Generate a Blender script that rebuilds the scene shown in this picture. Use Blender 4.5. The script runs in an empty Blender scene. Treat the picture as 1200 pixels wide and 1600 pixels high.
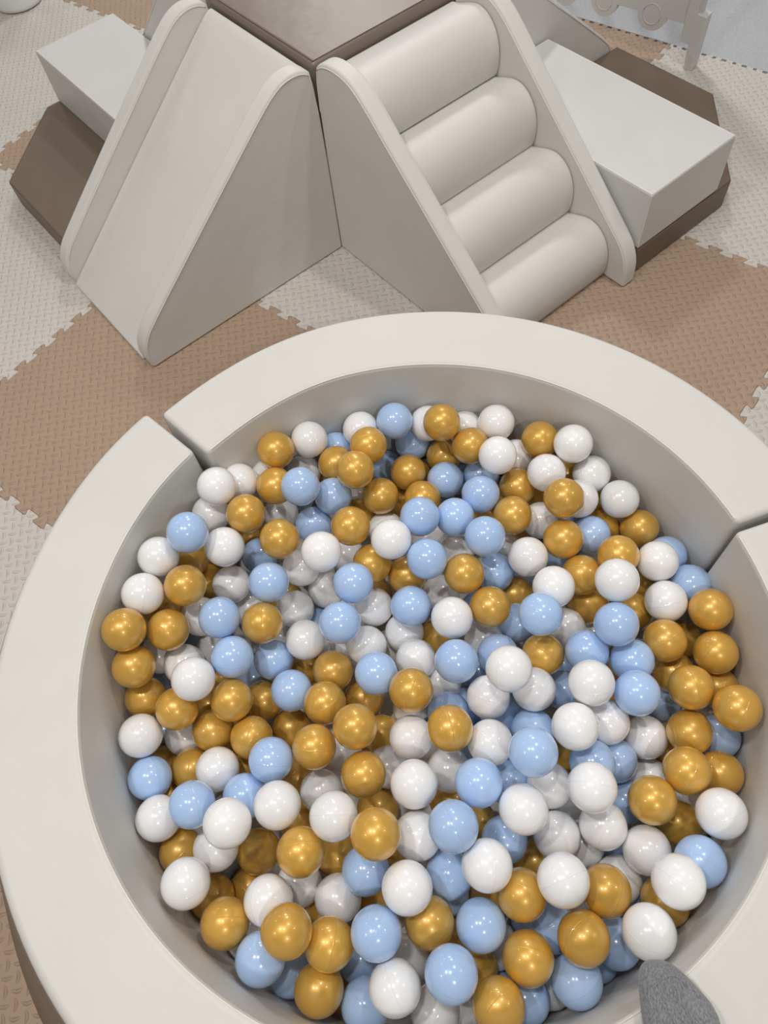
import bpy, bmesh, math, random
from mathutils import Vector, Matrix

# ------------------------------------------------------------------ camera, light, exposure
scn = bpy.context.scene
COL = scn.collection
S = 1.25                                    # metres per layout unit
R = math.radians
CAM_H = 1.07545
PITCH, ROLL, FPX = R(60.65403), R(-9.62735), 1150.927

cam_d = bpy.data.cameras.new('camera')
cam = bpy.data.objects.new('camera', cam_d); COL.objects.link(cam)
fw = Vector((0, math.cos(PITCH), -math.sin(PITCH)))
up = Vector((0, math.sin(PITCH), math.cos(PITCH)))
rt = Vector((1, 0, 0))
r2 = rt * math.cos(ROLL) + up * math.sin(ROLL)
u2 = -rt * math.sin(ROLL) + up * math.cos(ROLL)
m3 = Matrix((r2, u2, -fw)).transposed()
cam.matrix_world = Matrix.Translation((0, 0, CAM_H * S)) @ m3.to_4x4()
cam_d.sensor_fit = 'VERTICAL'; cam_d.sensor_height = 36.0
cam_d.lens = FPX / 1600 * 36.0
cam_d.clip_start = 0.02
scn.camera = cam

w = bpy.data.worlds.new('world'); scn.world = w; w.use_nodes = True
w.node_tree.nodes['Background'].inputs[0].default_value = (0.9, 0.95, 1.0, 1)
w.node_tree.nodes['Background'].inputs[1].default_value = 0.25

scn.view_settings.view_transform = 'Standard'
scn.view_settings.look = 'None'
scn.view_settings.gamma = 1.0
scn.view_settings.use_curve_mapping = False
scn.view_settings.exposure = -1.0

CEIL = 2.24                                  # ceiling height, layout units
# ceiling lamps: (x, y, disc radius, watts) in layout units
SPOTS = [(0.70, 0.98, 0.060, 28), (-0.70, 0.42, 0.060, 33), (-0.10, 0.30, 0.060, 26),
         (-2.1, 2.5, 0.06, 15), (2.0, 0.3, 0.06, 18), (-1.9, 0.0, 0.06, 18), (0.3, -1.2, 0.06, 36)]  # last three are unseen fill, added to brighten faces turned to the camera
# square ceiling panels: (x, y, side, watts)
PANELS = [(0.62, 3.06, 0.32, 66), (0.35, 5.1, 0.62, 115), (2.2, 3.3, 0.48, 6), (-1.6, 4.6, 0.48, 22)]

# ------------------------------------------------------------------ helpers
def P3(x, y, z): return Vector((x * S, y * S, z * S))

def tag(o, label=None, cat=None, group=None, kind=None):
    if label: o['label'] = label
    if cat: o['category'] = cat
    if group: o['group'] = group
    if kind: o['kind'] = kind
    return o

def empty(name, loc, rz=0.0):
    o = bpy.data.objects.new(name, None); COL.objects.link(o)
    o.location = loc; o.rotation_euler = (0, 0, rz); o.empty_display_size = 0.05
    return o

def link(name, me, mat=None, parent=None):
    o = bpy.data.objects.new(name, me); COL.objects.link(o)
    if mat is not None:
        if isinstance(mat, (list, tuple)):
            for m in mat: me.materials.append(m)
        else: me.materials.append(mat)
    if parent: o.parent = parent
    return o

def mesh(name, verts, faces, mat, parent=None, smooth=False, bevel=0.0, seg=3, ang=35, sub=0):
    """verts in layout units"""
    me = bpy.data.meshes.new(name)
    me.from_pydata([(v[0] * S, v[1] * S, v[2] * S) for v in verts], [], faces)
    bm = bmesh.new(); bm.from_mesh(me)
    bmesh.ops.recalc_face_normals(bm, faces=bm.faces); bm.to_mesh(me); bm.free()
    o = link(name, me, mat, parent)
    if smooth or bevel:
        for f in me.polygons: f.use_smooth = True
    if bevel:
        b = o.modifiers.new('bevel', 'BEVEL'); b.width = bevel * S; b.segments = seg
        b.limit_method = 'ANGLE'; b.angle_limit = R(ang); b.harden_normals = True
        b.use_clamp_overlap = True
    elif smooth:
        me.set_sharp_from_angle(angle=R(ang))
    return o

def prism(poly, axis, a, b):
    """extrude a 2D polygon: axis 'u' -> poly is (v,z); axis 'v' -> poly is (u,z); axis 'z' -> (u,v)"""
    n = len(poly); vs = []
    for t in (a, b):
        for (p, q) in poly:
            vs.append({'u': (t, p, q), 'v': (p, t, q), 'z': (p, q, t)}[axis])
    fs = [tuple(range(n))[::-1], tuple(range(n, 2 * n))]
    for i in range(n):
        j = (i + 1) % n; fs.append((i, j, n + j, n + i))
    return vs, fs

def tube(pts, rad, k=6, closed=False):
    """pts in layout units -> verts, faces"""
    pts = [Vector(p) for p in pts]; n = len(pts); vs = []; fs = []
    for i, p in enumerate(pts):
        a = pts[(i - 1) % n] if (closed or i > 0) else p
        b = pts[(i + 1) % n] if (closed or i < n - 1) else p
        t = (b - a)
        if t.length < 1e-9: t = Vector((0, 0, 1))
        t.normalize()
        ref = Vector((0, 0, 1)) if abs(t.z) < 0.9 else Vector((1, 0, 0))
        x = t.cross(ref).normalized(); y = t.cross(x)
        for j in range(k):
            th = 2 * math.pi * j / k
            vs.append(p + x * (rad * math.cos(th)) + y * (rad * math.sin(th)))
    m = n if closed else n - 1
    for i in range(m):
        for j in range(k):
            a = i * k + j; b = i * k + (j + 1) % k
            c = ((i + 1) % n) * k + (j + 1) % k; d = ((i + 1) % n) * k + j
            fs.append((a, b, c, d))
    if not closed:
        fs.append(tuple(range(k))[::-1]); fs.append(tuple((n - 1) * k + j for j in range(k)))
    return vs, fs

def lathe(prof, n=48, cx=0, cy=0, cap=True):
    vs = []; fs = []; m = len(prof)
    for i in range(n):
        t = 2 * math.pi * i / n
        for (r_, z) in prof: vs.append((cx + r_ * math.cos(t), cy + r_ * math.sin(t), z))
    for i in range(n):
        for j in range(m - 1):
            a = i * m + j; b = ((i + 1) % n) * m + j
            fs.append((a, b, b + 1, a + 1))
    if cap:
        fs.append(tuple(i * m for i in range(n))[::-1]); fs.append(tuple(i * m + m - 1 for i in range(n)))
    return vs, fs

def smooth_poly(pts, idx, it=2):
    """Chaikin corner cutting on a closed polygon, only at the vertices flagged in idx"""
    P = [(p, i in idx) for i, p in enumerate(pts)]
    for _ in range(it):
        Q = []
        n = len(P)
        for i in range(n):
            (p, f), (a, _1), (b, _2) = P[i], P[i - 1], P[(i + 1) % n]
            if f:
                Q.append(((p[0] * .75 + a[0] * .25, p[1] * .75 + a[1] * .25), True))
                Q.append(((p[0] * .75 + b[0] * .25, p[1] * .75 + b[1] * .25), True))
            else: Q.append((p, False))
        P = Q
    return [p for p, f in P]

# ------------------------------------------------------------------ materials
def new_mat(name):
    m = bpy.data.materials.new(name); m.use_nodes = True
    nt = m.node_tree; return m, nt, nt.nodes['Principled BSDF']

def N(nt, typ, **kw):
    n = nt.nodes.new(typ)
    for k, v in kw.items():
        if k == 'ins':
            for kk, vv in v.items(): n.inputs[kk].default_value = vv
        else: setattr(n, k, v)
    return n

def math_n(nt, op, a, b=None, c=None):
    n = nt.nodes.new('ShaderNodeMath'); n.operation = op
    for i, x in enumerate((a, b, c)):
        if x is None: continue
        if isinstance(x, (int, float)): n.inputs[i].default_value = x
        else: nt.links.new(x, n.inputs[i])
    return n.outputs[0]

def vinyl(name, col, rough=0.45, spec=0.4, bump=0.12, var=0.05):
    m, nt, b = new_mat(name)
    tc = N(nt, 'ShaderNodeTexCoord')
    n1 = N(nt, 'ShaderNodeTexNoise', ins={'Scale': 5.0, 'Detail': 3.0})
    n2 = N(nt, 'ShaderNodeTexNoise', ins={'Scale': 900.0, 'Detail': 2.0})
    n3 = N(nt, 'ShaderNodeTexNoise', ins={'Scale': 16.0, 'Detail': 2.0})
    for n in (n1, n2, n3): nt.links.new(tc.outputs['Object'], n.inputs['Vector'])
    mix = N(nt, 'ShaderNodeMix', data_type='RGBA')
    mix.inputs['A'].default_value = (*[c * (1 - var) for c in col], 1)
    mix.inputs['B'].default_value = (*[min(1, c * (1 + var)) for c in col], 1)
    nt.links.new(n1.outputs['Fac'], mix.inputs['Factor'])
    nt.links.new(mix.outputs['Result'], b.inputs['Base Color'])
    b.inputs['Roughness'].default_value = rough
    b.inputs['Specular IOR Level'].default_value = spec
    b1 = N(nt, 'ShaderNodeBump', ins={'Strength': bump, 'Distance': 0.0006})
    nt.links.new(n2.outputs['Fac'], b1.inputs['Height'])
    b2 = N(nt, 'ShaderNodeBump', ins={'Strength': 0.25, 'Distance': 0.006})
    nt.links.new(n3.outputs['Fac'], b2.inputs['Height'])
    nt.links.new(b1.outputs['Normal'], b2.inputs['Normal'])
    nt.links.new(b2.outputs['Normal'], b.inputs['Normal'])
    return m

def tread(name, col, rough=0.55):
    """foam mat embossed with a basket weave of short bars"""
    m, nt, b = new_mat(name)
    tc = N(nt, 'ShaderNodeTexCoord')
    mp = N(nt, 'ShaderNodeMapping'); mp.inputs['Rotation'].default_value = (0, 0, R(45))
    k = 1 / (0.0151 * S); mp.inputs['Scale'].default_value = (k, k, k)
    nt.links.new(tc.outputs['Object'], mp.inputs['Vector'])
    sx = N(nt, 'ShaderNodeSeparateXYZ'); nt.links.new(mp.outputs['Vector'], sx.inputs[0])
    X, Y = sx.outputs[0], sx.outputs[1]
    fx, fy = math_n(nt, 'FLOOR', X), math_n(nt, 'FLOOR', Y)
    par = math_n(nt, 'MODULO', math_n(nt, 'ADD', math_n(nt, 'ADD', fx, fy), 1000.0), 2.0)
    par = math_n(nt, 'GREATER_THAN', par, 0.5)
    qx = math_n(nt, 'SUBTRACT', math_n(nt, 'SUBTRACT', X, fx), 0.5)
    qy = math_n(nt, 'SUBTRACT', math_n(nt, 'SUBTRACT', Y, fy), 0.5)
    inv = math_n(nt, 'SUBTRACT', 1.0, par)
    a = math_n(nt, 'ADD', math_n(nt, 'MULTIPLY', qx, par), math_n(nt, 'MULTIPLY', qy, inv))
    c = math_n(nt, 'ADD', math_n(nt, 'MULTIPLY', qy, par), math_n(nt, 'MULTIPLY', qx, inv))
    c = math_n(nt, 'ADD', c, math_n(nt, 'SUBTRACT', math_n(nt, 'MULTIPLY', math_n(nt, 'MULTIPLY', a, a), 0.55), 0.05))
    e = math_n(nt, 'SQRT', math_n(nt, 'ADD', math_n(nt, 'POWER', math_n(nt, 'DIVIDE', a, 0.52), 2.0),
                                  math_n(nt, 'POWER', math_n(nt, 'DIVIDE', c, 0.17), 2.0)))
    hgt = math_n(nt, 'MAXIMUM', math_n(nt, 'SUBTRACT', 1.0, e), 0.0)
    hgt = math_n(nt, 'POWER', hgt, 0.6)
    b1 = N(nt, 'ShaderNodeBump', ins={'Strength': 0.85, 'Distance': 0.0032})
    nt.links.new(hgt, b1.inputs['Height'])
    n2 = N(nt, 'ShaderNodeTexNoise', ins={'Scale': 1200.0, 'Detail': 1.0})
    nt.links.new(tc.outputs['Object'], n2.inputs['Vector'])
    b2 = N(nt, 'ShaderNodeBump', ins={'Strength': 0.15, 'Distance': 0.0005})
    nt.links.new(n2.outputs['Fac'], b2.inputs['Height']); nt.links.new(b1.outputs['Normal'], b2.inputs['Normal'])
    nt.links.new(b2.outputs['Normal'], b.inputs['Normal'])
    n1 = N(nt, 'ShaderNodeTexNoise', ins={'Scale': 4.0, 'Detail': 4.0})
    nt.links.new(tc.outputs['Object'], n1.inputs['Vector'])
    mix = N(nt, 'ShaderNodeMix', data_type='RGBA')
    mix.inputs['A'].default_value = (*[x * .94 for x in col], 1); mix.inputs['B'].default_value = (*[min(1, x * 1.05) for x in col], 1)
    nt.links.new(n1.outputs['Fac'], mix.inputs['Factor']); nt.links.new(mix.outputs['Result'], b.inputs['Base Color'])
    b.inputs['Roughness'].default_value = rough; b.inputs['Specular IOR Level'].default_value = 0.45
    return m

def plain(name, col, rough=0.5, metal=0.0, spec=0.5, noise=0.03, scale=8.0):
    m, nt, b = new_mat(name)
    tc = N(nt, 'ShaderNodeTexCoord'); n1 = N(nt, 'ShaderNodeTexNoise', ins={'Scale': scale, 'Detail': 4.0})
    nt.links.new(tc.outputs['Object'], n1.inputs['Vector'])
    mix = N(nt, 'ShaderNodeMix', data_type='RGBA')
    mix.inputs['A'].default_value = (*[c * (1 - noise) for c in col], 1)
    mix.inputs['B'].default_value = (*[min(1, c * (1 + noise)) for c in col], 1)
    nt.links.new(n1.outputs['Fac'], mix.inputs['Factor']); nt.links.new(mix.outputs['Result'], b.inputs['Base Color'])
    b.inputs['Roughness'].default_value = rough; b.inputs['Metallic'].default_value = metal
    b.inputs['Specular IOR Level'].default_value = spec
    return m

def ball_mat(name, col, rough, metal=0.0, coat=0.0, sss=0.0):
    m, nt, b = new_mat(name)
    tc = N(nt, 'ShaderNodeTexCoord'); oi = N(nt, 'ShaderNodeObjectInfo')
    sx = N(nt, 'ShaderNodeSeparateXYZ'); nt.links.new(tc.outputs['Object'], sx.inputs[0])
    az = math_n(nt, 'ABSOLUTE', sx.outputs[2])
    line = math_n(nt, 'MAXIMUM', math_n(nt, 'SUBTRACT', 1.0, math_n(nt, 'DIVIDE', az, 0.00055 * S)), 0.0)
    bp = N(nt, 'ShaderNodeBump', ins={'Strength': 0.5, 'Distance': 0.0006})
    nt.links.new(line, bp.inputs['Height'])
    n1 = N(nt, 'ShaderNodeTexNoise', ins={'Scale': 30.0, 'Detail': 2.0}); nt.links.new(tc.outputs['Object'], n1.inputs['Vector'])
    b0 = N(nt, 'ShaderNodeBump', ins={'Strength': 0.06, 'Distance': 0.004}); nt.links.new(n1.outputs['Fac'], b0.inputs['Height'])
    nt.links.new(bp.outputs['Normal'], b0.inputs['Normal'])
    nt.links.new(b0.outputs['Normal'], b.inputs['Normal']); nt.links.new(bp.outputs['Normal'], b.inputs['Coat Normal'])
    hsv = N(nt, 'ShaderNodeHueSaturation'); hsv.inputs['Color'].default_value = (*col, 1)
    v = math_n(nt, 'ADD', math_n(nt, 'MULTIPLY', oi.outputs['Random'], 0.10), 0.95)
    nt.links.new(v, hsv.inputs['Value'])
    nt.links.new(hsv.outputs['Color'], b.inputs['Base Color'])
    b.inputs['Roughness'].default_value = rough; b.inputs['Metallic'].default_value = metal
    b.inputs['Coat Weight'].default_value = coat; b.inputs['Coat Roughness'].default_value = 0.06
    if sss:
        b.inputs['Subsurface Weight'].default_value = sss; b.inputs['Subsurface Radius'].default_value = (.01, .008, .006)
    return m

CREAM = vinyl('cream_vinyl', (0.70, 0.692, 0.662), rough=0.5, spec=0.35)
WHITE = vinyl('white_vinyl', (0.66, 0.66, 0.655), rough=0.5)
TAUPE = vinyl('taupe_vinyl', (0.170, 0.122, 0.088), rough=0.45, spec=0.35)
THREAD = plain('seam_thread', (0.80, 0.78, 0.70), 0.6)
TAUPE_TOP = vinyl('taupe_vinyl_platform', (0.20, 0.150, 0.125), rough=0.36, spec=0.7, bump=0.3)
TAUPE_SEAM = plain('taupe_seam', (0.13, 0.09, 0.065), 0.6)
TAN_MAT = tread('tan_foam', (0.42, 0.305, 0.22))
WHITE_MAT = tread('pale_foam', (0.62, 0.585, 0.54))
CONCRETE = plain('pale_floor', (0.50, 0.51, 0.54), 0.35, noise=0.22, scale=140.0)
NOTCH_SHADE = plain('notch_shade', (0.05, 0.045, 0.04), 0.9)  # near-black colour standing in for shade in the mat's edge notches
WALLP = plain('wall_paint', (0.60, 0.59, 0.57), 0.8)
GREYP = plain('grey_plastic', (0.60, 0.59, 0.57), 0.35)
WPLAST = plain('white_plastic', (0.78, 0.79, 0.80), 0.2)
BALLM = {'w': ball_mat('white_ball', (0.92, 0.92, 0.93), 0.20, coat=0.5),
         'b': ball_mat('blue_ball', (0.44, 0.62, 0.93), 0.20, coat=0.5),
         'g': ball_mat('gold_ball', (0.70, 0.40, 0.070), 0.36, metal=0.30, coat=0.8)}
COLN = {'w': 'white', 'b': 'light blue', 'g': 'gold'}

# ------------------------------------------------------------------ room
X0, X1, Y0, Y1 = -3.0, 3.2, -2.2, 6.6
MT = 0.012
def box_v(x0, x1, y0, y1, z0, z1):
    return prism([(x0, y0), (x1, y0), (x1, y1), (x0, y1)], 'z', z0, z1)
floor = tag(mesh('floor', *box_v(X0, X1, Y0, Y1, -MT - .05, -MT), CONCRETE), kind='structure')
tag(mesh('ceiling', *box_v(X0, X1, Y0, Y1, CEIL, CEIL + .05), WALLP), kind='structure')
tag(mesh('wall_left', *box_v(X0 - .05, X0, Y0, Y1, -MT, CEIL), WALLP), kind='structure')
tag(mesh('wall_right', *box_v(X1, X1 + .05, Y0, Y1, -MT, CEIL), WALLP), kind='structure')
tag(mesh('wall_back', *box_v(X0, X1, Y1, Y1 + .05, -MT, CEIL), WALLP), kind='structure')
tag(mesh('wall_front', *box_v(X0, X1, Y0 - .05, Y0, -MT, CEIL), WALLP), kind='structure')

def ceiling_lamp(x, y, rad, watts, label):
    t = tag(empty('ceiling_light', P3(x, y, CEIL)), label, 'ceiling light', 'round lights in the ceiling')
    vs, fs = lathe([(rad, -.004), (rad * 1.5, -.006), (rad * 1.5, 0.0), (rad, 0.0)], 32, cap=False)
    fs += [(i * 4 + 3, ((i + 1) % 32) * 4 + 3, ((i + 1) % 32) * 4, i * 4) for i in range(32)]
    mesh('trim_ring', vs, fs, WPLAST, t, smooth=True)
    ld = bpy.data.lights.new('lamp', 'AREA'); ld.shape = 'DISK'; ld.size = rad * 2 * S; ld.energy = watts
    ld.color = (1.0, 0.975, 0.945)
    lo = bpy.data.objects.new('lamp', ld); COL.objects.link(lo); lo.parent = t; lo.location = (0, 0, -.004 * S)
LAMPN = ['right of the pit above its right joint', 'left of the pit', 'straight above the pit', 'far left behind the climber',
         'added as fill by the right wall', 'added as fill by the left wall', 'added as fill behind the viewer']
for (x, y, rad, watts), nm in zip(SPOTS, LAMPN):
    ceiling_lamp(x, y, rad, watts, 'small round ceiling light ' + nm)
def ceiling_panel(x, y, side, watts, label):
    t = tag(empty('ceiling_panel_light', P3(x, y, CEIL)), label, 'ceiling light', 'square panel lights in the ceiling')
    h0, h1 = side / 2, side / 2 + .015
    for (a, b, c, d) in ((-h1, h1, -h1, -h0), (-h1, h1, h0, h1), (-h1, -h0, -h0, h0), (h0, h1, -h0, h0)):
        mesh('frame_bar', *box_v(a, b, c, d, -.012, 0), WPLAST, t)
    ld = bpy.data.lights.new('lamp', 'AREA'); ld.shape = 'SQUARE'; ld.size = side * S; ld.energy = watts
    ld.color = (1.0, 0.985, 0.965)
    lo = bpy.data.objects.new('lamp', ld); COL.objects.link(lo); lo.parent = t; lo.location = (0, 0, -.006 * S)
for (x, y, side, watts), nm in zip(PANELS, ['nearest behind the climber', 'far behind the climber', 'on the far right', 'on the far left']):
    ceiling_panel(x, y, side, watts, 'square ceiling panel light ' + nm)

# ------------------------------------------------------------------ foam floor tiles
T = 0.6; TA = R(-45.06985); TO = (-0.38835, 1.34436)
NT = 12; PER = T / NT; AMP = 0.0068
def edge_profile():
    pr = [(0.0, 0.0), (.30 * PER, 0.0)]
    c = 0.09
    for k in range(NT):
        s0 = k * PER
        pr += [(s0 + (.30 if k == 0 else .04) * PER, -AMP),
               (s0 + (.56 - c) * PER, -AMP), (s0 + .56 * PER, -AMP * .72), (s0 + .54 * PER, -AMP * .4),
               (s0 + .48 * PER, AMP * .4), (s0 + .46 * PER, AMP * .72), (s0 + (.46 + c) * PER, AMP)]
        if k < NT - 1:
            pr += [(s0 + .97 * PER, AMP), (s0 + 1.06 * PER, AMP * .72), (s0 + 1.04 * PER, AMP * .4),
                   (s0 + .98 * PER, -AMP * .4), (s0 + .96 * PER, -AMP * .72)]
        else:
            pr += [(s0 + .72 * PER, AMP), (s0 + .72 * PER, 0), (T, 0.0)]
    return pr
EP = edge_profile()
def tile_outline(cut_top=False):
    o = []
    o += [(s, d) for s, d in EP]                                   # bottom edge v=0
    o += [(T + d, s) for s, d in EP]                               # right edge u=T
    if cut_top:                                                    # free edge of the mat, small open notches
        top = [(T, T)]
        for k in range(NT)[::-1]:
            for a in (.74, .26):
                wd = .11 if a > .5 else .07
                top += [((k + a + wd) * PER, T), ((k + a + wd) * PER, T - .009), ((k + a - wd) * PER, T - .009), ((k + a - wd) * PER, T)]
        top.append((0, T)); o += top
    else:
        o += [(s, T + d) for s, d in reversed(EP)]
    o += [(d, s) for s, d in reversed(EP)]
    q = []
    for p in o:
        if not q or (abs(p[0] - q[-1][0]) + abs(p[1] - q[-1][1])) > 1e-6: q.append(p)
    if abs(q[0][0] - q[-1][0]) + abs(q[0][1] - q[-1][1]) < 1e-6: q.pop()
    return q
def inset(poly, d):
    n = len(poly); out = []
    for i in range(n):
        a, b, c = Vector(poly[i - 1]), Vector(poly[i]), Vector(poly[(i + 1) % n])
        e1 = (b - a).normalized(); e2 = (c - b).normalized()
        n1 = Vector((-e1.y, e1.x)); n2 = Vector((-e2.y, e2.x))
        nn = (n1 + n2)
        if nn.length < 1e-6: nn = n1
        nn.normalize(); k = max(.5, nn.dot(n1))
        out.append(tuple(b + nn * (d / k)))
    return out
def tile_mesh(nm, cut):
    o0 = inset(tile_outline(cut), 0.00025); o1 = inset(tile_outline(cut), 0.0009); n = len(o0)
    h2 = T / 2
    vs = [((x - h2) * S, (y - h2) * S, -MT * S) for x, y in o0] + [((x - h2) * S, (y - h2) * S, -.0007 * S) for x, y in o0] + \
         [((x - h2) * S, (y - h2) * S, 0) for x, y in o1]
    fs = []
    for r_ in (0, n):
        for i in range(n):
            j = (i + 1) % n; fs.append((r_ + i, r_ + j, r_ + n + j, r_ + n + i))
    fs.append(tuple(range(2 * n, 3 * n)))
    me = bpy.data.meshes.new(nm); me.from_pydata(vs, [], fs); me.materials.append(TAN_MAT); me.update()
    return me
TM, TM_END = tile_mesh('floor_tile', False), tile_mesh('floor_tile_end', True)
ca, sa = math.cos(TA), math.sin(TA)
for i in range(-4, 5):
    for j in range(-5, 2):
        u, v = (i + .5) * T, (j + .5) * T
        x, y = TO[0] + ca * u - sa * v, TO[1] + sa * u + ca * v
        if x < X0 + .45 or x > X1 - .45 or y < Y0 + .45 or y > Y1 - .45: continue
        o = bpy.data.objects.new('floor_tile', TM_END if j == 1 else TM); COL.objects.link(o)
        o.parent = floor; o.location = P3(x, y, 0); o.rotation_euler = (0, 0, TA)
        o.material_slots[0].link = 'OBJECT'
        o.material_slots[0].material = TAN_MAT if (i + j) % 2 else WHITE_MAT

# pale hard floor beyond the free edge of the mat, level with it
def clip(poly, f):
    out = []
    for i in range(len(poly)):
        a, b = poly[i - 1], poly[i]; fa, fb = f(a), f(b)
        if (fa > 0) != (fb > 0):
            t_ = fa / (fa - fb); out.append((a[0] + (b[0] - a[0]) * t_, a[1] + (b[1] - a[1]) * t_))
        if fb > 0: out.append(b)
    return out
q = clip([(X0, Y0), (X1, Y0), (X1, Y1), (X0, Y1)], lambda p: -(p[0] - TO[0]) * sa + (p[1] - TO[1]) * ca - 2 * T - .0004)
mesh('floor_sheet', *prism(q, 'z', -MT, -.0012), CONCRETE, floor)
# dark sheet added under the mat, standing in for shade in its edge notches
q = [(-2.4, -2.6), (2.9, -2.6), (2.9, 2 * T - .0008), (-2.4, 2 * T - .0008)]
q = [(TO[0] + ca * u - sa * v, TO[1] + sa * u + ca * v) for u, v in q]
q = [(min(max(x, X0 + .02), X1 - .02), min(max(y, Y0 + .02), Y1 - .02)) for x, y in q]
mesh('notch_shade_sheet', *prism(q, 'z', -MT, -MT + .0015), NOTCH_SHADE, floor)

# ------------------------------------------------------------------ ball pit
PC = (0.01987, 0.29119); RO, RI, HP = 0.5140, 0.4085, 0.25; RB = 0.640
mesh_pad = mesh('pit_base_mat', *lathe([(RI - .004, 0.0), (RI - .004, .006), (RI - .008, .008)], 96, 0, 0), CREAM, smooth=True)
mesh_pad.location = P3(*PC, 0)
tag(mesh_pad, 'thin cream vinyl mat covering the bottom of the ball pit under the balls', 'mat')

def sstep(x):
    x = max(0, min(1, x)); return x * x * (3 - 2 * x)
def segment(a0, a1, dr0, dr1, label, RB=.545):
    """wall segment from angle a0 to a1 (degrees); dr0/dr1 = how far each end has shifted radially"""
    am = R((a0 + a1) / 2)
    t = tag(empty('pit_wall_segment', P3(*PC, 0)), label, 'foam block', 'curved wall blocks of the ball pit')
    n = max(8, int(abs(a1 - a0) / 2))
    prof = [(RI, .002), (RI, HP), (RO, HP), (RB - .006, .002)]
    def dr(a):
        return dr0 * (1 - sstep(abs(a - a0) / 32)) + dr1 * (1 - sstep(abs(a - a1) / 32))
    def ring(prof, lo, hi):
        vs, fs = [], []; m = len(prof)
        for i in range(n + 1):
            a = lo + (hi - lo) * i / n; q = dr(a)
            for (r_, z) in prof: vs.append(((r_ + q) * math.cos(R(a)), (r_ + q) * math.sin(R(a)), z))
        for i in range(n):
            for j in range(m):
                k = (j + 1) % m
                fs.append((i * m + j, (i + 1) * m + j, (i + 1) * m + k, i * m + k))
        fs.append(tuple(range(m))); fs.append(tuple(n * m + j for j in range(m))[::-1])
        return vs, fs
    mesh('foam_body', *ring(prof, a0, a1), CREAM, t, bevel=.0075, seg=5, ang=40)
    e = .25 if a1 > a0 else -.25
    sl = (RB - .006 - RO) / (HP - .002)
    op = [(RO + sl * .013 - .002, HP - .013), (RO + sl * .013 + .002, HP - .0135), (RB - .003, .001), (RB - .012, .001)]
    mesh('outer_panel', *ring(op, a0 + e, a1 - e), TAUPE, t, smooth=True, ang=40)
    e2 = 1.0 if a1 > a0 else -1.0
    pts = []
    for i in range(n + 1):
        a = a0 + e2 + (a1 - a0 - 2 * e2) * i / n; q = dr(a)
        pts.append(((RI + .0019 + q) * math.cos(R(a)), (RI + .0019 + q) * math.sin(R(a)), HP - .0021))
    mesh('seam', *tube(pts, .0010), THREAD, t, smooth=True, ang=80)
    return t
segment(128.35, 10.55, -.011, .001, 'cream curved foam wall of the ball pit on the side towards the climber')
segment(249.1, 129.75, 0.0, .006, 'cream curved foam wall of the ball pit along its left side', RB)
segment(9.25, -109.7, -.007, 0.0, 'cream curved foam wall of the ball pit along its right side under the grey sock')

# ------------------------------------------------------------------ balls
BALL_R = 0.0275
def ball_mesh(ch):
    me = bpy.data.meshes.new('pit_ball_' + COLN[ch].replace(' ', '_'))
    bm = bmesh.new(); bmesh.ops.create_uvsphere(bm, u_segments=40, v_segments=24, radius=BALL_R * S)
    for f in bm.faces: f.smooth = True
    bm.to_mesh(me); bm.free(); me.materials.append(BALLM[ch]); return me
BM = {c: ball_mesh(c) for c in 'wbg'}
LMK = ['the grey sock', 'the left wall joint', 'the right wall joint', 'the far pit wall',
       'the left pit wall', 'the front left wall bend', 'the middle of the pit', 'the right pit wall',
       'the bottom edge of the photo']
ORD = ['nearest', 'second nearest', 'third nearest', 'fourth nearest', 'fifth nearest', 'sixth nearest', 'seventh nearest', 'eighth nearest',
       'ninth nearest', 'tenth nearest', 'eleventh nearest', 'twelfth nearest', 'thirteenth nearest', 'fourteenth nearest', 'fifteenth nearest',
       'sixteenth nearest', 'seventeenth nearest', 'eighteenth nearest', 'nineteenth nearest', 'twentieth nearest']
TENS = {2: 'twenty', 3: 'thirty', 4: 'forty'}
ONES = ['', 'first', 'second', 'third', 'fourth', 'fifth', 'sixth', 'seventh', 'eighth', 'ninth']
TENTH = {3: 'thirtieth', 4: 'fortieth'}
def ordinal(k):
    if k < 20: return ORD[k]
    n = k + 1
    return (TENTH[n // 10] if n % 10 == 0 else TENS[n // 10] + '-' + ONES[n % 10]) + ' nearest'
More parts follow.
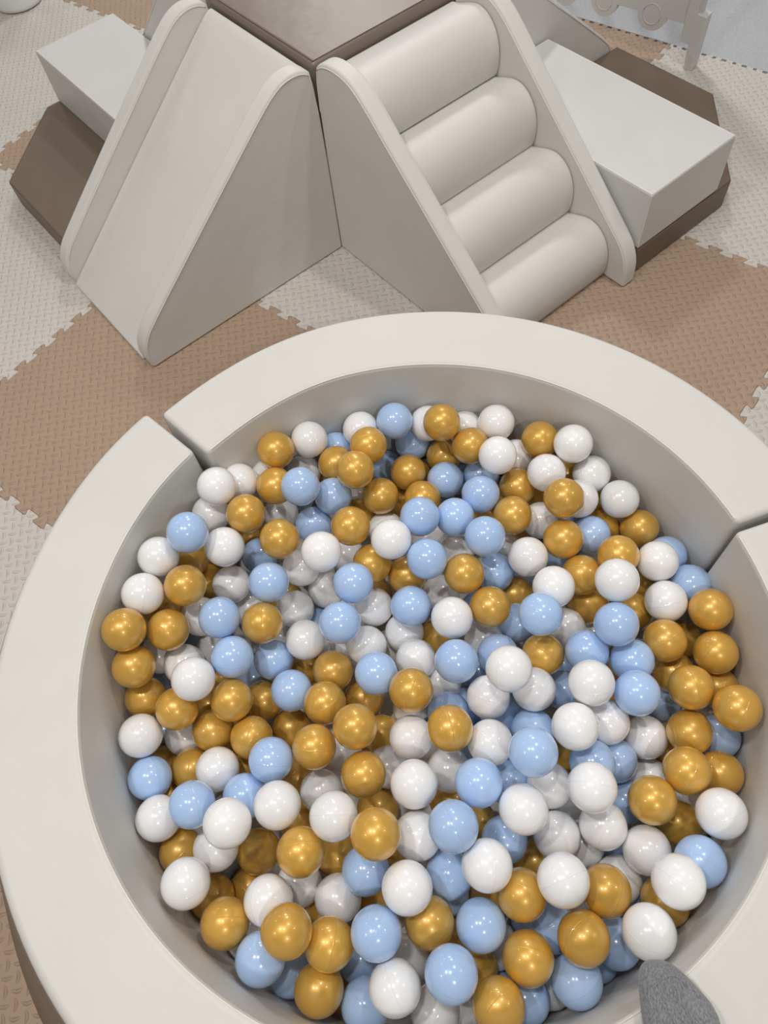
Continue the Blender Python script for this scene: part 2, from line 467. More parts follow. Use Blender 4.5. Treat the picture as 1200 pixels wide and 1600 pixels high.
BALLS = [('w',-0.2251,0.5711,0.2118,1,0,0),('w',-0.2022,0.5995,0.1705,1,1,0),('w',-0.1657,0.6228,0.1361,1,3,1),('g',-0.1422,0.6349,0.1845,1,1,0),('w',-0.0926,0.6541,0.1702,1,8,0),('w',-0.1143,0.6381,0.1089,1,6,1),('b',-0.1101,0.5566,0.1981,1,1,0),('g',-0.1499,0.5823,0.1700,1,2,0),('w',-0.2483,0.5604,0.1597,1,2,0),('g',-0.1911,0.5317,0.1910,1,0,0),('w',-0.1600,0.5878,0.0791,1,5,0),('g',-0.1472,0.4842,0.1889,1,5,0),('b',-0.1067,0.5395,0.1135,1,3,0),('b',-0.2612,0.4930,0.2329,1,0,0),('w',-0.2249,0.4886,0.1849,1,4,0),('w',-0.3102,0.4795,0.2044,1,7,0),('b',-0.1994,0.5252,0.0713,1,2,0),('g',-0.2863,0.5064,0.1391,1,4,1),('g',-0.2159,0.5737,0.0511,1,3,1),('g',-0.2755,0.4324,0.2006,1,7,0),('g',-0.2798,0.4890,0.0872,1,6,1),('w',-0.2354,0.4657,0.1115,1,9,0),('b',-0.1698,0.4301,0.1724,1,6,0),('w',-0.3302,0.4282,0.2058,4,5,0),('w',-0.1325,0.4746,0.1094,1,10,0),('w',-0.1501,0.4192,0.0912,6,22,0),('b',-0.0575,0.6632,0.1193,3,7,1),('w',-0.0141,0.6696,0.1524,3,4,0),('g',-0.0061,0.6211,0.1771,3,4,0),('b',0.0389,0.6645,0.1666,3,1,0),('b',0.0631,0.6654,0.0972,3,0,0),('w',0.0897,0.6647,0.1453,3,0,1),('g',0.1057,0.6323,0.1869,3,0,0),('w',0.1447,0.6501,0.1350,3,1,1),('w',0.1883,0.6318,0.1637,3,2,0),('g',0.1426,0.6012,0.1603,3,1,0),('w',0.1738,0.5620,0.1831,3,3,0),('g',0.1080,0.6313,0.0985,3,2,0),('g',-0.0585,0.6167,0.1488,3,11,0),('g',-0.0306,0.5736,0.1905,3,8,0),('b',0.0155,0.6604,0.0489,3,4,0),('g',0.0470,0.6015,0.1155,3,3,0),('b',0.1002,0.5788,0.1130,3,2,0),('b',0.1573,0.5832,0.1001,3,3,1),('b',0.1415,0.5216,0.1521,3,5,0),('b',-0.0699,0.5626,0.1473,1,4,0),('w',-0.0427,0.6143,0.0524,3,7,1),('g',-0.0009,0.5613,0.1272,3,9,0),('g',0.0248,0.5853,0.0595,3,7,1),('g',0.0595,0.5442,0.1266,3,5,0),('b',0.0478,0.4864,0.1806,3,8,0),('b',0.0976,0.4887,0.1573,3,6,0),('g',-0.0488,0.4906,0.1793,3,16,0),('g',-0.0400,0.5640,0.0746,3,14,1),('w',-0.0013,0.5262,0.0847,3,11,1),('w',0.0035,0.4548,0.1893,6,25,0),('b',0.1290,0.4390,0.1820,3,9,0),('w',-0.0922,0.4524,0.1922,1,12,0),('w',-0.0665,0.5055,0.0609,6,24,1),('g',-0.0289,0.4471,0.1401,6,14,0),('g',0.0174,0.4313,0.1147,6,8,0),('b',0.0465,0.4222,0.1782,6,11,0),('w',0.0612,0.5154,0.0517,3,8,1),('w',0.0966,0.4766,0.0682,6,23,1),('g',0.0931,0.4008,0.1581,6,13,0),('b',0.1419,0.4200,0.1014,6,15,0),('b',-0.0568,0.4094,0.1690,6,9,0),('w',-0.1039,0.4518,0.0682,6,20,0),('w',0.0623,0.4138,0.0717,6,12,0),('w',0.1674,0.4623,0.0762,6,33,1),('g',0.2442,0.5901,0.1619,3,6,0),('w',0.2817,0.5581,0.1865,3,10,0),('w',0.2129,0.5953,0.1169,3,5,1),('w',0.2393,0.5327,0.1618,3,6,0),('g',0.2837,0.5647,0.0993,3,15,1),('w',0.3092,0.5325,0.1362,2,4,0),('g',0.2027,0.5408,0.1214,3,10,0),('w',0.2762,0.4899,0.1476,2,5,1),('g',0.2448,0.4726,0.1898,3,17,0),('w',0.3363,0.4846,0.1356,2,3,0),('g',0.2382,0.5423,0.0695,3,13,1),('g',0.1793,0.4818,0.1469,3,12,0),('w',0.2257,0.4875,0.1049,3,14,0),('g',0.2383,0.4316,0.1485,2,15,0),('b',0.2862,0.4448,0.1176,2,3,0),('g',0.3157,0.4709,0.0792,2,8,1),('g',0.3618,0.4501,0.1011,2,1,0),('g',0.3016,0.3902,0.1558,2,6,0),('b',0.3840,0.3998,0.1040,2,1,1),('w',0.3538,0.3774,0.1443,2,0,0),('w',0.1853,0.4155,0.1446,6,35,0),('g',0.2532,0.3820,0.1298,2,12,0),('w',0.2754,0.3386,0.1998,2,2,0),('b',0.3957,0.3474,0.1159,2,0,0),('w',0.2028,0.3564,0.1687,2,7,0),('g',0.1695,0.3974,0.0593,6,18,0),('g',0.2618,0.3554,0.0824,2,13,0),('w',0.3494,0.3235,0.1339,2,1,0),('g',0.3394,0.3738,0.0644,2,2,1),('g',0.3151,0.3327,0.0918,2,7,1),('b',0.2508,0.4550,0.0375,2,7,1),('g',-0.3501,0.3778,0.2157,4,3,0),('g',-0.3061,0.3837,0.1779,4,5,0),('w',-0.2785,0.4188,0.1230,4,7,1),('b',-0.2383,0.3899,0.1750,4,5,0),('g',-0.1853,0.3792,0.1581,6,22,0),('w',-0.2229,0.4471,0.0592,1,13,1),('g',-0.3532,0.3432,0.1730,4,1,0),('w',-0.3457,0.3832,0.0974,4,1,1),('w',-0.3022,0.3523,0.1248,4,2,0),('b',-0.3113,0.4096,0.0375,4,2,1),('w',-0.2711,0.3819,0.0828,4,6,1),('b',-0.2271,0.3378,0.1611,4,3,0),('w',-0.2725,0.3095,0.1831,4,4,0),('b',-0.1854,0.3471,0.0969,6,16,0),('w',-0.1358,0.3609,0.1167,6,19,0),('g',-0.3591,0.3193,0.1135,4,0,0),('g',-0.3057,0.2871,0.1453,4,2,0),('g',-0.2360,0.2880,0.1392,4,9,0),('g',-0.2853,0.3134,0.0756,4,6,1),('g',-0.2103,0.3050,0.0599,6,20,0),('b',-0.1616,0.2952,0.1133,6,10,0),('g',-0.1516,0.3492,0.0375,6,9,1),('w',-0.3561,0.2624,0.1377,4,0,0),('w',-0.3208,0.2721,0.0671,4,3,0),('g',-0.2719,0.2631,0.1024,4,7,0),('g',-0.2192,0.2432,0.1116,4,11,0),('g',-0.1787,0.2651,0.0375,6,15,0),('g',-0.1343,0.2104,0.1444,6,12,0),('b',-0.1889,0.2032,0.1461,6,23,0),('g',-0.3572,0.2443,0.0366,4,4,1),('g',-0.3063,0.2216,0.0834,4,8,0),('w',-0.2638,0.2096,0.1163,4,8,0),('b',-0.3520,0.2131,0.1136,4,1,0),('g',-0.1756,0.2005,0.0375,6,21,1),('g',-0.2478,0.2197,0.0375,4,13,1),('b',-0.3534,0.3623,0.0470,4,0,1),('b',-0.2281,0.3521,0.0375,4,6,1),('b',-0.0813,0.3568,0.1686,6,6,0),('w',-0.0367,0.3976,0.1036,6,9,0),('b',0.0145,0.3725,0.1452,6,5,0),('w',-0.0001,0.3584,0.0875,6,4,0),('w',0.0646,0.3414,0.1592,6,7,0),('g',0.1186,0.3524,0.1460,6,11,0),('g',0.0460,0.3529,0.0530,6,1,1),('w',0.1071,0.3301,0.0816,6,11,1),('w',-0.0542,0.3419,0.1054,6,5,0),('g',-0.1047,0.3155,0.1038,6,6,0),('b',-0.0445,0.2869,0.1525,6,0,0),('w',0.0092,0.3094,0.1106,6,0,0),('b',0.0585,0.2803,0.1674,6,1,0),('b',0.1171,0.2936,0.1216,6,7,1),('g',-0.1171,0.2668,0.1291,6,7,0),('g',-0.0712,0.2878,0.0474,6,2,0),('g',-0.0038,0.2534,0.1685,6,0,0),('w',0.0390,0.2844,0.0716,6,2,1),('w',0.0914,0.2374,0.1350,6,10,0),('g',-0.0783,0.2205,0.1695,6,5,0),('g',-0.0540,0.2353,0.0375,6,3,1),('w',-0.0072,0.2644,0.0375,6,1,1),('b',0.0398,0.2355,0.0968,6,2,1),('w',-0.0140,0.2053,0.1294,6,6,0),('g',0.0342,0.1966,0.1820,6,4,0),('g',-0.0778,0.1681,0.1443,6,10,0),('w',-0.1119,0.2206,0.0375,6,16,1),('w',-0.0510,0.1868,0.0635,6,13,1),('w',-0.0183,0.1417,0.1805,6,18,0),('w',0.0261,0.1645,0.0978,6,14,0),('w',0.0802,0.1786,0.1524,6,17,0),('w',-0.1401,0.1682,0.0793,6,27,0),('b',0.0549,0.1308,0.1839,6,13,0),('b',0.0677,0.2522,0.0373,6,3,1),('b',0.1077,0.2273,0.0803,6,8,1),('b',0.0962,0.2993,0.0373,6,4,1),('w',-0.0231,0.3562,0.0375,6,3,1),('w',-0.1015,0.3597,0.0580,6,8,1),('g',0.0222,0.1372,0.0375,6,16,1),('b',0.1729,0.3152,0.1896,6,19,0),('b',0.1593,0.3473,0.0798,6,12,0),('w',0.2192,0.3227,0.0947,6,34,0),('b',0.2619,0.2874,0.1845,2,2,0),('g',0.3983,0.2992,0.1424,2,0,0),('g',0.3311,0.2716,0.1331,2,5,0),('g',0.3831,0.2916,0.0521,2,3,1),('g',0.3896,0.2465,0.1290,2,4,0),('g',0.1738,0.2820,0.1271,6,19,0),('b',0.2261,0.2707,0.1461,2,8,0),('b',0.2803,0.2516,0.1395,2,4,0),('w',0.1145,0.2460,0.2146,6,15,0),('w',0.1487,0.2356,0.1431,6,21,0),('b',0.2006,0.2455,0.0692,6,21,1),('w',0.2108,0.2205,0.1864,2,9,0),('b',0.2660,0.2047,0.1647,7,3,0),('g',0.3449,0.2419,0.0834,7,10,1),('g',0.3396,0.2055,0.1418,7,6,0),('g',0.3917,0.2131,0.0853,7,4,1),('b',0.3294,0.2160,0.0374,7,1,1),('g',0.3769,0.1686,0.1609,7,1,0),('w',0.1791,0.1745,0.1829,6,37,0),('w',0.2294,0.1839,0.1292,7,7,0),('w',0.2833,0.1662,0.0821,7,4,0),('g',0.3298,0.1590,0.1108,7,3,0),('b',0.3739,0.1531,0.0783,7,0,0),('b',0.1404,0.1933,0.1087,6,14,0),('b',0.1189,0.1479,0.2186,6,18,0),('b',0.1976,0.1389,0.1330,7,8,0),('b',0.2342,0.1435,0.0921,7,5,0),('w',0.2821,0.1227,0.0375,7,3,1),('g',0.3004,0.1114,0.1435,7,2,0),('g',0.3522,0.1070,0.0993,7,0,0),('w',0.1429,0.1241,0.1169,6,40,0),('w',0.1775,0.1051,0.1913,7,9,0),('b',0.2372,0.0983,0.0581,7,4,1),('g',0.2509,0.0863,0.1433,7,8,0),('w',0.0977,0.0949,0.1898,6,38,0),('g',0.2936,0.0630,0.0660,7,7,0),('w',0.3174,0.0594,0.1580,7,0,0),('w',0.1913,0.0698,0.1257,0,7,0),('w',0.1372,0.0686,0.1154,0,11,0),('b',0.0760,0.0736,0.1111,6,31,0),('w',0.2348,0.0374,0.1161,0,4,0),('b',0.2804,0.0162,0.1491,7,2,0),('w',0.1727,0.0584,0.0664,0,6,1),('b',0.2187,0.0482,0.0375,0,5,1),('g',0.1141,0.0488,0.0375,0,7,1),('w',0.1696,0.1051,0.0374,7,15,1),('g',0.3210,0.1616,0.0375,7,5,1),('g',0.1837,0.1736,0.0375,6,27,1),('w',0.3328,0.0891,0.0375,7,2,1),('w',0.3778,0.1897,0.0374,7,1,1),('w',-0.3372,0.1612,0.1242,4,9,0),('b',-0.2838,0.1639,0.1609,4,4,0),('b',-0.2278,0.1693,0.1269,5,4,0),('w',-0.2337,0.1318,0.1936,5,5,0),('w',-0.1797,0.1451,0.1734,5,8,0),('w',-0.2713,0.1185,0.1086,5,3,0),('g',-0.3212,0.1237,0.0860,5,4,0),('g',-0.2259,0.1099,0.0787,5,5,0),('g',-0.1574,0.0918,0.1699,5,9,0),('w',-0.1140,0.1213,0.1866,6,31,0),('g',-0.1785,0.1449,0.0375,5,10,1),('g',-0.1279,0.0920,0.0827,5,11,0),('g',-0.0735,0.1401,0.0445,6,17,1),('w',-0.2905,0.0799,0.1676,5,1,0),('g',-0.2883,0.0689,0.0732,5,1,0),('g',-0.2462,0.0740,0.0374,5,2,1),('b',-0.2872,0.1107,0.0375,5,1,1),('w',-0.2009,0.0495,0.1549,5,2,0),('w',-0.1759,0.0657,0.0909,5,4,0),('w',-0.1289,0.0418,0.1069,8,7,0),('b',-0.0899,0.0642,0.1387,8,12,0),('g',-0.2532,0.0348,0.1457,5,0,0),('g',-0.1759,0.0159,0.1907,5,3,0),('g',-0.1374,-0.0024,0.1559,8,5,0),('b',-0.2142,-0.0054,0.1514,5,0,0),('b',-0.1939,-0.0229,0.0894,5,2,1),('g',-0.1578,-0.0435,0.1254,8,4,0),('b',-0.1135,-0.0243,0.0709,8,2,1),('b',-0.1108,-0.0656,0.1073,8,1,0),('w',-0.2454,0.0192,0.0674,5,0,1),('g',-0.1511,0.0287,0.0583,5,8,1),('b',0.0967,0.1395,0.0911,6,17,1),('g',-0.0672,0.0926,0.2126,6,24,0),('w',-0.0246,0.0898,0.1515,6,32,0),('b',0.0169,0.0875,0.2098,6,20,0),('g',0.0471,0.1016,0.0734,6,23,1),('w',-0.0430,0.0373,0.1895,8,6,0),('b',0.0042,0.0456,0.1275,8,8,0),('w',0.0460,0.0459,0.1866,8,8,0),('g',0.0788,0.0133,0.1567,8,10,0),('w',0.1219,0.0197,0.1917,0,5,0),('g',0.1695,0.0034,0.1529,0,2,0),('g',-0.0831,0.0335,0.0375,8,7,1),('g',-0.0261,0.0020,0.1488,8,3,0),('b',-0.0012,0.0317,0.0375,8,6,1),('b',0.0289,-0.0088,0.1493,8,5,0),('b',-0.0829,0.0003,0.1777,8,3,0),('w',-0.0628,-0.0320,0.0375,8,3,1),('b',-0.0112,-0.0468,0.1872,8,0,0),('w',-0.0720,-0.0516,0.1625,8,2,0),('g',0.0145,-0.0493,0.0806,8,0,1),('g',0.0719,-0.0463,0.1477,8,6,0),('b',0.1121,-0.0234,0.0893,0,4,0),('g',0.1326,-0.0363,0.1629,0,1,0),('b',0.1204,-0.0753,0.1220,0,2,0),('w',0.0456,-0.0329,0.0375,8,4,1),('g',0.0313,-0.0831,0.1549,8,1,0),('b',0.0642,-0.0862,0.0891,8,4,0),('w',0.0998,-0.0803,0.0375,0,3,1),('w',-0.0364,-0.0834,0.0955,8,0,0),('w',-0.0098,-0.0876,0.0375,8,1,1),('b',0.0971,-0.0133,0.0373,0,7,1),('g',-0.0085,-0.0229,0.0375,8,2,1),('g',0.0529,0.0217,0.0375,8,9,1),('w',0.2410,0.0007,0.1844,0,1,0),('w',0.2021,0.0130,0.0765,0,2,1),('g',0.2433,-0.0161,0.0984,0,0,1),('w',0.1990,-0.0400,0.1727,0,0,0),('b',0.1780,-0.0493,0.0874,0,0,0),('b',0.1587,-0.0625,0.0375,0,1,1)]
FILL = [('g',-0.266,0.542,0.084),('g',0.151,0.529,0.070),('g',0.205,0.623,0.070),('g',0.319,0.526,0.082),('w',0.337,0.500,0.037),('b',0.356,0.449,0.046),('b',0.383,0.395,0.037),('w',0.303,0.438,0.037),('b',0.198,0.439,0.037),('g',0.193,0.496,0.041),('b',-0.360,0.299,0.038),('g',-0.348,0.195,0.059),('g',-0.283,0.353,0.037),('w',0.273,0.326,0.037),('b',0.102,0.151,0.037),('w',0.234,0.150,0.037),('b',0.140,0.238,0.037),('b',0.215,0.288,0.037),('w',-0.327,0.149,0.037),('w',-0.199,0.045,0.037),('w',-0.187,-0.009,0.037),('g',-0.149,-0.049,0.037),('w',-0.157,0.080,0.037),('b',0.237,-0.004,0.037),('b',0.045,-0.088,0.037),('b',0.312,0.277,0.055),('w',0.160,-0.009,0.048),('g',0.237,0.200,0.066),('g',-0.045,0.089,0.058),('w',0.020,0.461,0.056),('b',0.132,0.619,0.042),('w',-0.133,0.500,0.055),('w',-0.264,0.161,0.064),('g',-0.036,0.446,0.041),('g',-0.128,0.292,0.051),('g',-0.082,0.653,0.056),('w',-0.102,0.562,0.043),('g',0.185,0.577,0.042),('w',0.009,0.212,0.050),('g',0.260,0.249,0.048),('w',0.208,0.354,0.044),('g',-0.258,0.273,0.047),('b',0.091,0.566,0.040),('g',0.061,0.628,0.057),('w',-0.184,0.392,0.047),('b',-0.134,0.634,0.050),('g',0.012,0.402,0.044),('g',0.146,0.279,0.074),('b',0.114,0.388,0.051),('w',0.259,0.395,0.045),('g',-0.329,0.434,0.143),('w',-0.071,0.408,0.060),('b',0.074,0.197,0.047),('b',-0.251,0.499,0.041),('g',0.248,0.594,0.052),('g',-0.328,0.437,0.084),('b',-0.127,0.408,0.041),('g',-0.169,0.456,0.042),('w',-0.311,0.473,0.045),('b',0.276,0.509,0.046)]
rnd = random.Random(7)
for (ch, x, y, z, lm, rank, half) in BALLS:
    o = bpy.data.objects.new('pit_ball', BM[ch]); COL.objects.link(o)
    o.location = P3(x, y, z)
    o.rotation_euler = (rnd.uniform(0, 6.28), rnd.uniform(0, 6.28), rnd.uniform(0, 6.28))
    tag(o, '%s%s plastic ball, %s %s one to %s' % ('half-buried ' if half else '', COLN[ch], ordinal(rank), COLN[ch].split()[-1], LMK[lm]),
        'ball', 'plastic balls in the ball pit')
# the balls that only peek out between the others
me = bpy.data.meshes.new('buried_balls'); bm = bmesh.new()
for (ch, x, y, z) in FILL:
    r_ = bmesh.ops.create_icosphere(bm, subdivisions=3, radius=BALL_R * S, matrix=Matrix.Translation(P3(x, y, z)))
    for f in {f for v in r_['verts'] for f in v.link_faces}:
        f.material_index = 'wbg'.index(ch); f.smooth = True
bm.to_mesh(me); bm.free()
tag(link('buried_balls', me, [BALLM[c] for c in 'wbg']), 'buried white, blue and gold balls peeking out between the upper balls', 'balls', kind='stuff')

# ------------------------------------------------------------------ climber (local u, v axes)
PA = R(31.61375); PO = (0.00397, 1.25551)
cu, su = math.cos(PA), math.sin(PA)
def W(u, v, z=0): return P3(PO[0] + cu * u - su * v, PO[1] + su * u + cu * v, z)
WID, THK = 0.350, 0.033

def slide_panel_profile():
    p = [(0, 0), (.471, 0), (.4765, .034), (.466, .068), (.438, .098), (.13, .341), (.088, .372), (.055, .3835), (.02, .380), (0, .362)]
    return smooth_poly(p, {2, 3, 4, 6, 7, 8, 9}, 2)
def stair_panel_profile():
    p = [(0, 0), (.487, 0), (.486, .045), (.470, .080), (.445, .103), (.19, .322), (.125, .380), (.085, .397), (.03, .394), (0, .368)]
    return smooth_poly(p, {2, 3, 4, 6, 7, 8, 9}, 2)

def seam_line(poly, t, off, parent, mat=THREAD, skip_base=True, close=False):
    """poly (w,z) on plane y=t: thin stitched line just inside the edge"""
    q = inset([(a, b) for a, b in poly], off)
    pts = [(a, t, b) for a, b in q if b > off * 1.5 and a > off * 1.2]
    mesh('seam', *tube(pts, .0009), mat, parent, smooth=True, ang=80)

def slide(u, v, rz, label):
    """local frame: x = down the slide, y = across 0..WID"""
    t = tag(empty('foam_slide', W(u, v), PA + rz), label, 'slide', 'foam slides of the climber')
    prof = slide_panel_profile()
    mesh('ramp', *prism(smooth_poly([(.002, 0), (.4755, 0), (.4755, .006), (.03, .352), (.010, .3635), (.002, .3635)], {3, 4}, 2), 'v', THK + .0006, WID - THK - .0006), CREAM, t, bevel=.003, seg=2, ang=30)
    for a, b in ((0, THK), (WID - THK, WID)):
        s_ = mesh('side_panel', *prism(prof, 'v', a + .0003, b - .0003), CREAM, t, bevel=.006, seg=4, ang=50)
        seam_line(prof, a - .0002, .0052, s_); seam_line(prof, b + .0002, .0052, s_)
    return t

def stairs(u, v, rz, label):
    t = tag(empty('foam_stairs', W(u, v), PA + rz), label, 'stairs', 'foam stairs of the climber')
    prof = stair_panel_profile()
    J = [(.020, .3595), (.123, .2685), (.229, .1795), (.334, .0905)]
    tpl = [(0, 0), (.04, .013), (.066, .0115), (.087, -.002), (.101, -.022), (.1075, -.047), (.1065, -.072), (.1015, -.0895)]
    for k, (a, b) in enumerate(J):
        zb = b - .0895 if k < 3 else 0.0
        arc = []
        pts = [(a + x, b + z if k < 3 or z > -.06 else b + z) for x, z in tpl]
        if k == 3: pts = [(x, max(z, 0.0)) for x, z in pts]
        # refine with Catmull-Rom
        for i in range(len(pts) - 1):
            p0, p1, p2, p3 = pts[max(0, i - 1)], pts[i], pts[i + 1], pts[min(len(pts) - 1, i + 2)]
            for s_ in (0, .25, .5, .75):
                f = lambda c: .5 * (2 * p1[c] + (p2[c] - p0[c]) * s_ + (2 * p0[c] - 5 * p1[c] + 4 * p2[c] - p3[c]) * s_ ** 2 + (3 * p1[c] - p0[c] - 3 * p2[c] + p3[c]) * s_ ** 3)
                arc.append((f(0), f(1)))
        arc.append(pts[-1])
        poly = [(.002, zb)] + [(.002, b if k else .356)] + arc
        poly = [(x, max(z, 0)) for x, z in poly]
        mesh('step', *prism(poly, 'v', THK + .0006, WID - THK - .0006), CREAM, t, bevel=.0028, seg=3, ang=40)
    for a, b in ((0, THK), (WID - THK, WID)):
        s_ = mesh('side_panel', *prism(prof, 'v', a + .0003, b - .0003), CREAM, t, bevel=.006, seg=4, ang=50)
        seam_line(prof, a - .0002, .0052, s_); seam_line(prof, b + .0002, .0052, s_)
    return t

# slide runs towards -u, its local y must point from v=0 side inward: place at v=WID with rz=180 deg
slide(.002, WID - .005, math.pi, 'cream foam slide sloping down to the left beside the brown platform')
stairs(0, 0, -math.pi / 2, 'cream foam stairs with four rounded steps facing the ball pit')
slide(WID + .001, 0, 0, 'cream foam slide behind the right white block, only its side panel showing')
stairs(WID, WID - .004, math.pi / 2, 'cream foam stairs behind the left white block, mostly hidden')

def edges_box(x0, x1, y0, y1, z0, z1, parent, mat, rad=.0011, verticals=True, e=.002):
    b = [(x0 + e, y0 + e), (x1 - e, y0 + e), (x1 - e, y1 - e), (x0 + e, y1 - e)]
    mesh('seam', *tube([(x, y, z1 - e * .35) for x, y in b], rad, closed=True), mat, parent, smooth=True, ang=80)
    if verticals:
        for x, y in b:
            cx, cy = (x0 + x1) / 2, (y0 + y1) / 2
            ox = e * .65 * (1 if x > cx else -1); oy = e * .65 * (1 if y > cy else -1)
            mesh('seam', *tube([(x + ox, y + oy, z0 + .004), (x + ox, y + oy, z1 - e)], rad), mat, parent, smooth=True, ang=80)

t = tag(empty('foam_platform', W(WID / 2, WID / 2 - .002), PA), 'square brown foam platform at the top between the slide and the stairs', 'foam block')
hw = WID / 2 - .004
mesh('foam_body', *prism([(-hw, -hw), (hw, -hw), (hw, hw), (-hw, hw)], 'z', 0, .377), TAUPE_TOP, t, bevel=.010, seg=4)
edges_box(-hw + .004, hw - .004, -hw + .004, hw - .004, 0, .377, t, TAUPE_SEAM, .0012, False)

BH = 0.062
def base(poly, label):
    cx = sum(p[0] for p in poly) / len(poly); cy = sum(p[1] for p in poly) / len(poly)
    t = tag(empty('low_foam_block', W(cx, cy), PA), label, 'foam block', 'low brown bases of the climber')
    q = [(a - cx, b - cy) for a, b in poly]
    mesh('foam_body', *prism(q, 'z', 0, BH), TAUPE, t, bevel=.005, seg=3)
    mesh('seam', *tube([(a, b, BH - .0012) for a, b in inset(q, .002)], .001, closed=True), TAUPE_SEAM, t, smooth=True, ang=80)
base([(.354, -.475), (.632, -.475), (.833, -.274), (.833, -.003), (.354, -.003)], 'low brown five-sided foam base under the right white block')
base([(-.004, .349), (-.004, .832), (-.245, .832), (-.441, .640), (-.441, .349)], 'low brown five-sided foam base under the left white block')

def block(u0, u1, v0, v1, label):
    cx, cy = (u0 + u1) / 2, (v0 + v1) / 2
    t = tag(empty('foam_block', W(cx, cy, BH), PA), label, 'foam block', 'white blocks on the brown bases')
    a, b = (u1 - u0) / 2, (v1 - v0) / 2
    mesh('foam_body', *prism([(-a, -b), (a, -b), (a, b), (-a, b)], 'z', 0.0004, .119), WHITE, t, bevel=.004, seg=3)
    edges_box(-a, a, -b, b, 0, .119, t, THREAD)
block(.356, .586, -.4735, -.004, 'long white foam block on the brown base right of the stairs')
block(-.212, -.004, .350, .829, 'long white foam block on the brown base left of the slide')

# ------------------------------------------------------------------ play fence, top right
FX, FY = 0.89417, 1.66149
t = tag(empty('play_fence_panel', P3(FX, FY, 0), TA), 'grey plastic play fence panel on a foot behind the right base', 'play fence')
def arc(cx, cz, r_, a0, a1, n=14): return [(cx + r_ * math.cos(R(a0 + (a1 - a0) * i / n)), cz + r_ * math.sin(R(a0 + (a1 - a0) * i / n))) for i in range(n + 1)]
FL = -0.56
low = [(-.011, .24), (-.011, .088), (-.037, .088)]
low = [(-.004, .30), (-.004, .092), (-.080, .092)]
low += arc(-.117, .094, .036, 0, -180) + [(-.200, .093)] + arc(-.239, .094, .034, 0, -180) + [(-.300, .093)] + arc(-.345, .094, .034, 0, -180) + [(-.40, .093)] + arc(-.46, .094, .036, 0, -180)
low += [(FL, .092), (FL, .30)]
# two window openings are left between the rails: bottom rail, posts, bars and top rail as separate parts
bot = [p for p in low if p[1] < .2] + [(FL, .20), (-.004, .20)]
mesh('lower_rail', *prism(bot, 'v', -.009, .009), GREYP, t, bevel=.004, seg=3)
for cx, r_ in ((-.117, .022), (-.239, .020), (-.345, .020), (-.46, .022)):
    ring_pts = [(cx + r_ * math.cos(R(a)), -.0092, .094 + r_ * math.sin(R(a))) for a in range(0, 360, 15)]
    mesh('wheel_rim', *tube(ring_pts, .0010, closed=True), GREYP, t, smooth=True, ang=80)
def post(x0):
    p = mesh('post', *prism([(x0 - .036, .0575), (x0 - .0145, .0545), (x0 - .011, .002), (x0 - .009, 0), (x0 + .009, 0), (x0 + .011, .002),
                         (x0 + .012, .119), (x0 - .010, .1215), (x0 - .010, .56), (x0 - .036, .56)], 'v', -.014, .014), GREYP, t, bevel=.0045, seg=3)
    for dx in (-.005, .0, .005):
        mesh('rib', *tube([(x0 + dx, -.0142, .006), (x0 + dx, -.0142, .034)], .0012), GREYP, p, smooth=True, ang=80)
post(0.0); post(FL + .0)
for x in (-.10, -.19, -.28, -.37, -.46):
    mesh('bar', *prism([(x - .012, .19), (x + .012, .19), (x + .012, .53), (x - .012, .53)], 'v', -.008, .008), GREYP, t, bevel=.004)
mesh('top_rail', *prism([(FL, .52), (-.01, .52), (-.01, .565), (FL, .565)], 'v', -.011, .011), GREYP, t, bevel=.006)

# ------------------------------------------------------------------ white tub, top left
t = tag(empty('plastic_tub', P3(-.805, 2.505, 0)), 'round white plastic tub on the pale mat in the far left corner', 'tub')
mesh('body', *lathe([(.060, 0), (.068, .004), (.071, .014), (.066, .03), (.066, .06), (.080, .17), (.083, .172), (.083, .178), (.078, .178), (.062, .05), (.0, .045)], 48), WPLAST, t, smooth=True, ang=50)
mesh('rim', *tube([(.083 * math.cos(R(a)), .083 * math.sin(R(a)), .178) for a in range(0, 360, 8)], .004, 8, True), WPLAST, t, smooth=True, ang=80)

# ------------------------------------------------------------------ sock
def sock_mat():
    m, nt, b = new_mat('grey_marl')
    tc = N(nt, 'ShaderNodeTexCoord'); mp = N(nt, 'ShaderNodeMapping'); mp.inputs['Scale'].default_value = (1.0, .42, 1.0)
    mp.inputs['Rotation'].default_value = (0, 0, R(60))
    nt.links.new(tc.outputs['Object'], mp.inputs['Vector'])
    n1 = N(nt, 'ShaderNodeTexNoise', ins={'Scale': 620.0, 'Detail': 4.0, 'Roughness': .75}); nt.links.new(mp.outputs['Vector'], n1.inputs['Vector'])
    cr = N(nt, 'ShaderNodeValToRGB'); cr.color_ramp.elements[0].position = .36; cr.color_ramp.elements[1].position = .64
    cr.color_ramp.elements[0].color = (.14, .145, .155, 1); cr.color_ramp.elements[1].color = (.33, .34, .355, 1)
    nt.links.new(n1.outputs['Fac'], cr.inputs['Fac']); nt.links.new(cr.outputs['Color'], b.inputs['Base Color'])
    bp = N(nt, 'ShaderNodeBump', ins={'Strength': .4, 'Distance': .001}); nt.links.new(n1.outputs['Fac'], bp.inputs['Height'])
    nt.links.new(bp.outputs['Normal'], b.inputs['Normal'])
    b.inputs['Roughness'].default_value = .95; b.inputs['Specular IOR Level'].default_value = .1
    b.inputs['Sheen Weight'].default_value = .3
    return m
SOCK = sock_mat()
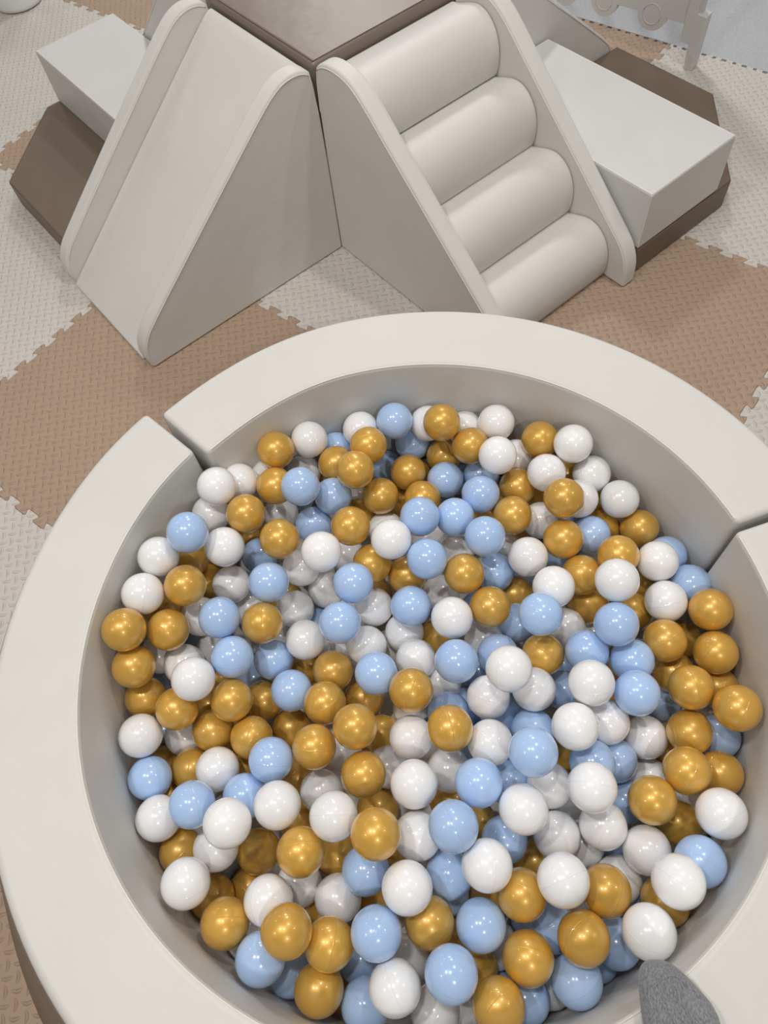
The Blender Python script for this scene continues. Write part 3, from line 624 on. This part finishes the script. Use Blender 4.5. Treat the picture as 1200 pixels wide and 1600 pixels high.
# foot axis: toes at t=0, heel towards -y; stations: t, left x, right x, bottom z, top z  (layout units, z above the rim)
ST = [(.000, -.020, -.006, .010, .022), (.004, -.027, .003, .005, .028), (.012, -.031, .012, .002, .032), (.022, -.032, .021, .001, .034),
      (.032, -.0325, .0295, .0005, .036), (.042, -.0325, .0335, .0005, .038), (.054, -.032, .0345, .0005, .040), (.075, -.031, .0345, .0005, .044),
      (.100, -.029, .034, .0005, .054), (.125, -.027, .031, .0005, .070), (.150, -.026, .029, .0005, .080), (.172, -.024, .026, .001, .070), (.186, -.014, .016, .010, .045)]
def foot():
    vs, fs = [], []; k = 20
    for (tt, xl, xr, zb, zt) in ST:
        cx, cz, a, b = (xl + xr) / 2, (zb + zt) / 2, (xr - xl) / 2, (zt - zb) / 2
        for j in range(k):
            th = 2 * math.pi * j / k; c, s = math.cos(th), math.sin(th)
            e = .75 if s < 0 else .9
            vs.append((cx + a * math.copysign(abs(c) ** e, c), -tt, cz + b * math.copysign(abs(s) ** e, s)))
    m = len(ST)
    for i in range(m - 1):
        for j in range(k):
            fs.append((i * k + j, i * k + (j + 1) % k, (i + 1) * k + (j + 1) % k, (i + 1) * k + j))
    fs.append(tuple(range(k))[::-1]); fs.append(tuple((m - 1) * k + j for j in range(k)))
    n0 = len(vs)
    LG = [(.142, .020, .036, .030), (.142, .060, .035, .028), (.144, .10, .031, .026), (.146, .15, .032, .029), (.150, .21, .038, .036), (.152, .26, .040, .038)]
    for (tt, z, ry, rx) in LG:
        for j in range(k):
            th = 2 * math.pi * j / k; vs.append((.001 + rx * math.cos(th), -tt + ry * math.sin(th), z))
    for i in range(len(LG) - 1):
        for j in range(k):
            fs.append((n0 + i * k + j, n0 + i * k + (j + 1) % k, n0 + (i + 1) * k + (j + 1) % k, n0 + (i + 1) * k + j))
    fs.append(tuple(n0 + j for j in range(k))[::-1]); fs.append(tuple(n0 + (len(LG) - 1) * k + j for j in range(k)))
    return vs, fs
ft = tag(empty('person', P3(.190, -.0600, HP + .0005), R(-9)), "person's foot in a grey marl sock resting on the pit rim", 'person')
fo = mesh('sock_foot', *foot(), SOCK, ft, smooth=True, ang=180)
rm = fo.modifiers.new('remesh', 'REMESH'); rm.mode = 'VOXEL'; rm.voxel_size = .0032 * S; rm.use_smooth_shade = True
sm = fo.modifiers.new('smooth', 'SMOOTH'); sm.factor = .5; sm.iterations = 6
# toe seam of the sock: a raised stitched arc across the toes
pts = []
for i in range(13):
    q = i / 12; x = -.0215 + .040 * q; tt = .021 - .009 * math.sin(math.pi * min(1, q * 1.15)) + .016 * max(0, q - .55)
    for k in range(len(ST) - 1):
        if ST[k][0] <= tt <= ST[k + 1][0]:
            f = (tt - ST[k][0]) / (ST[k + 1][0] - ST[k][0]); s5 = [ST[k][c] * (1 - f) + ST[k + 1][c] * f for c in range(5)]
    cx, a, cz, b = (s5[1] + s5[2]) / 2, (s5[2] - s5[1]) / 2, (s5[3] + s5[4]) / 2, (s5[4] - s5[3]) / 2
    xx = max(-.98, min(.98, (x - cx) / a))
    pts.append((x, -tt, cz + b * (1 - abs(xx) ** (2 / .9)) ** .45 - .0006))
mesh('toe_seam', *tube(pts, .0009), SOCK, ft, smooth=True, ang=80)
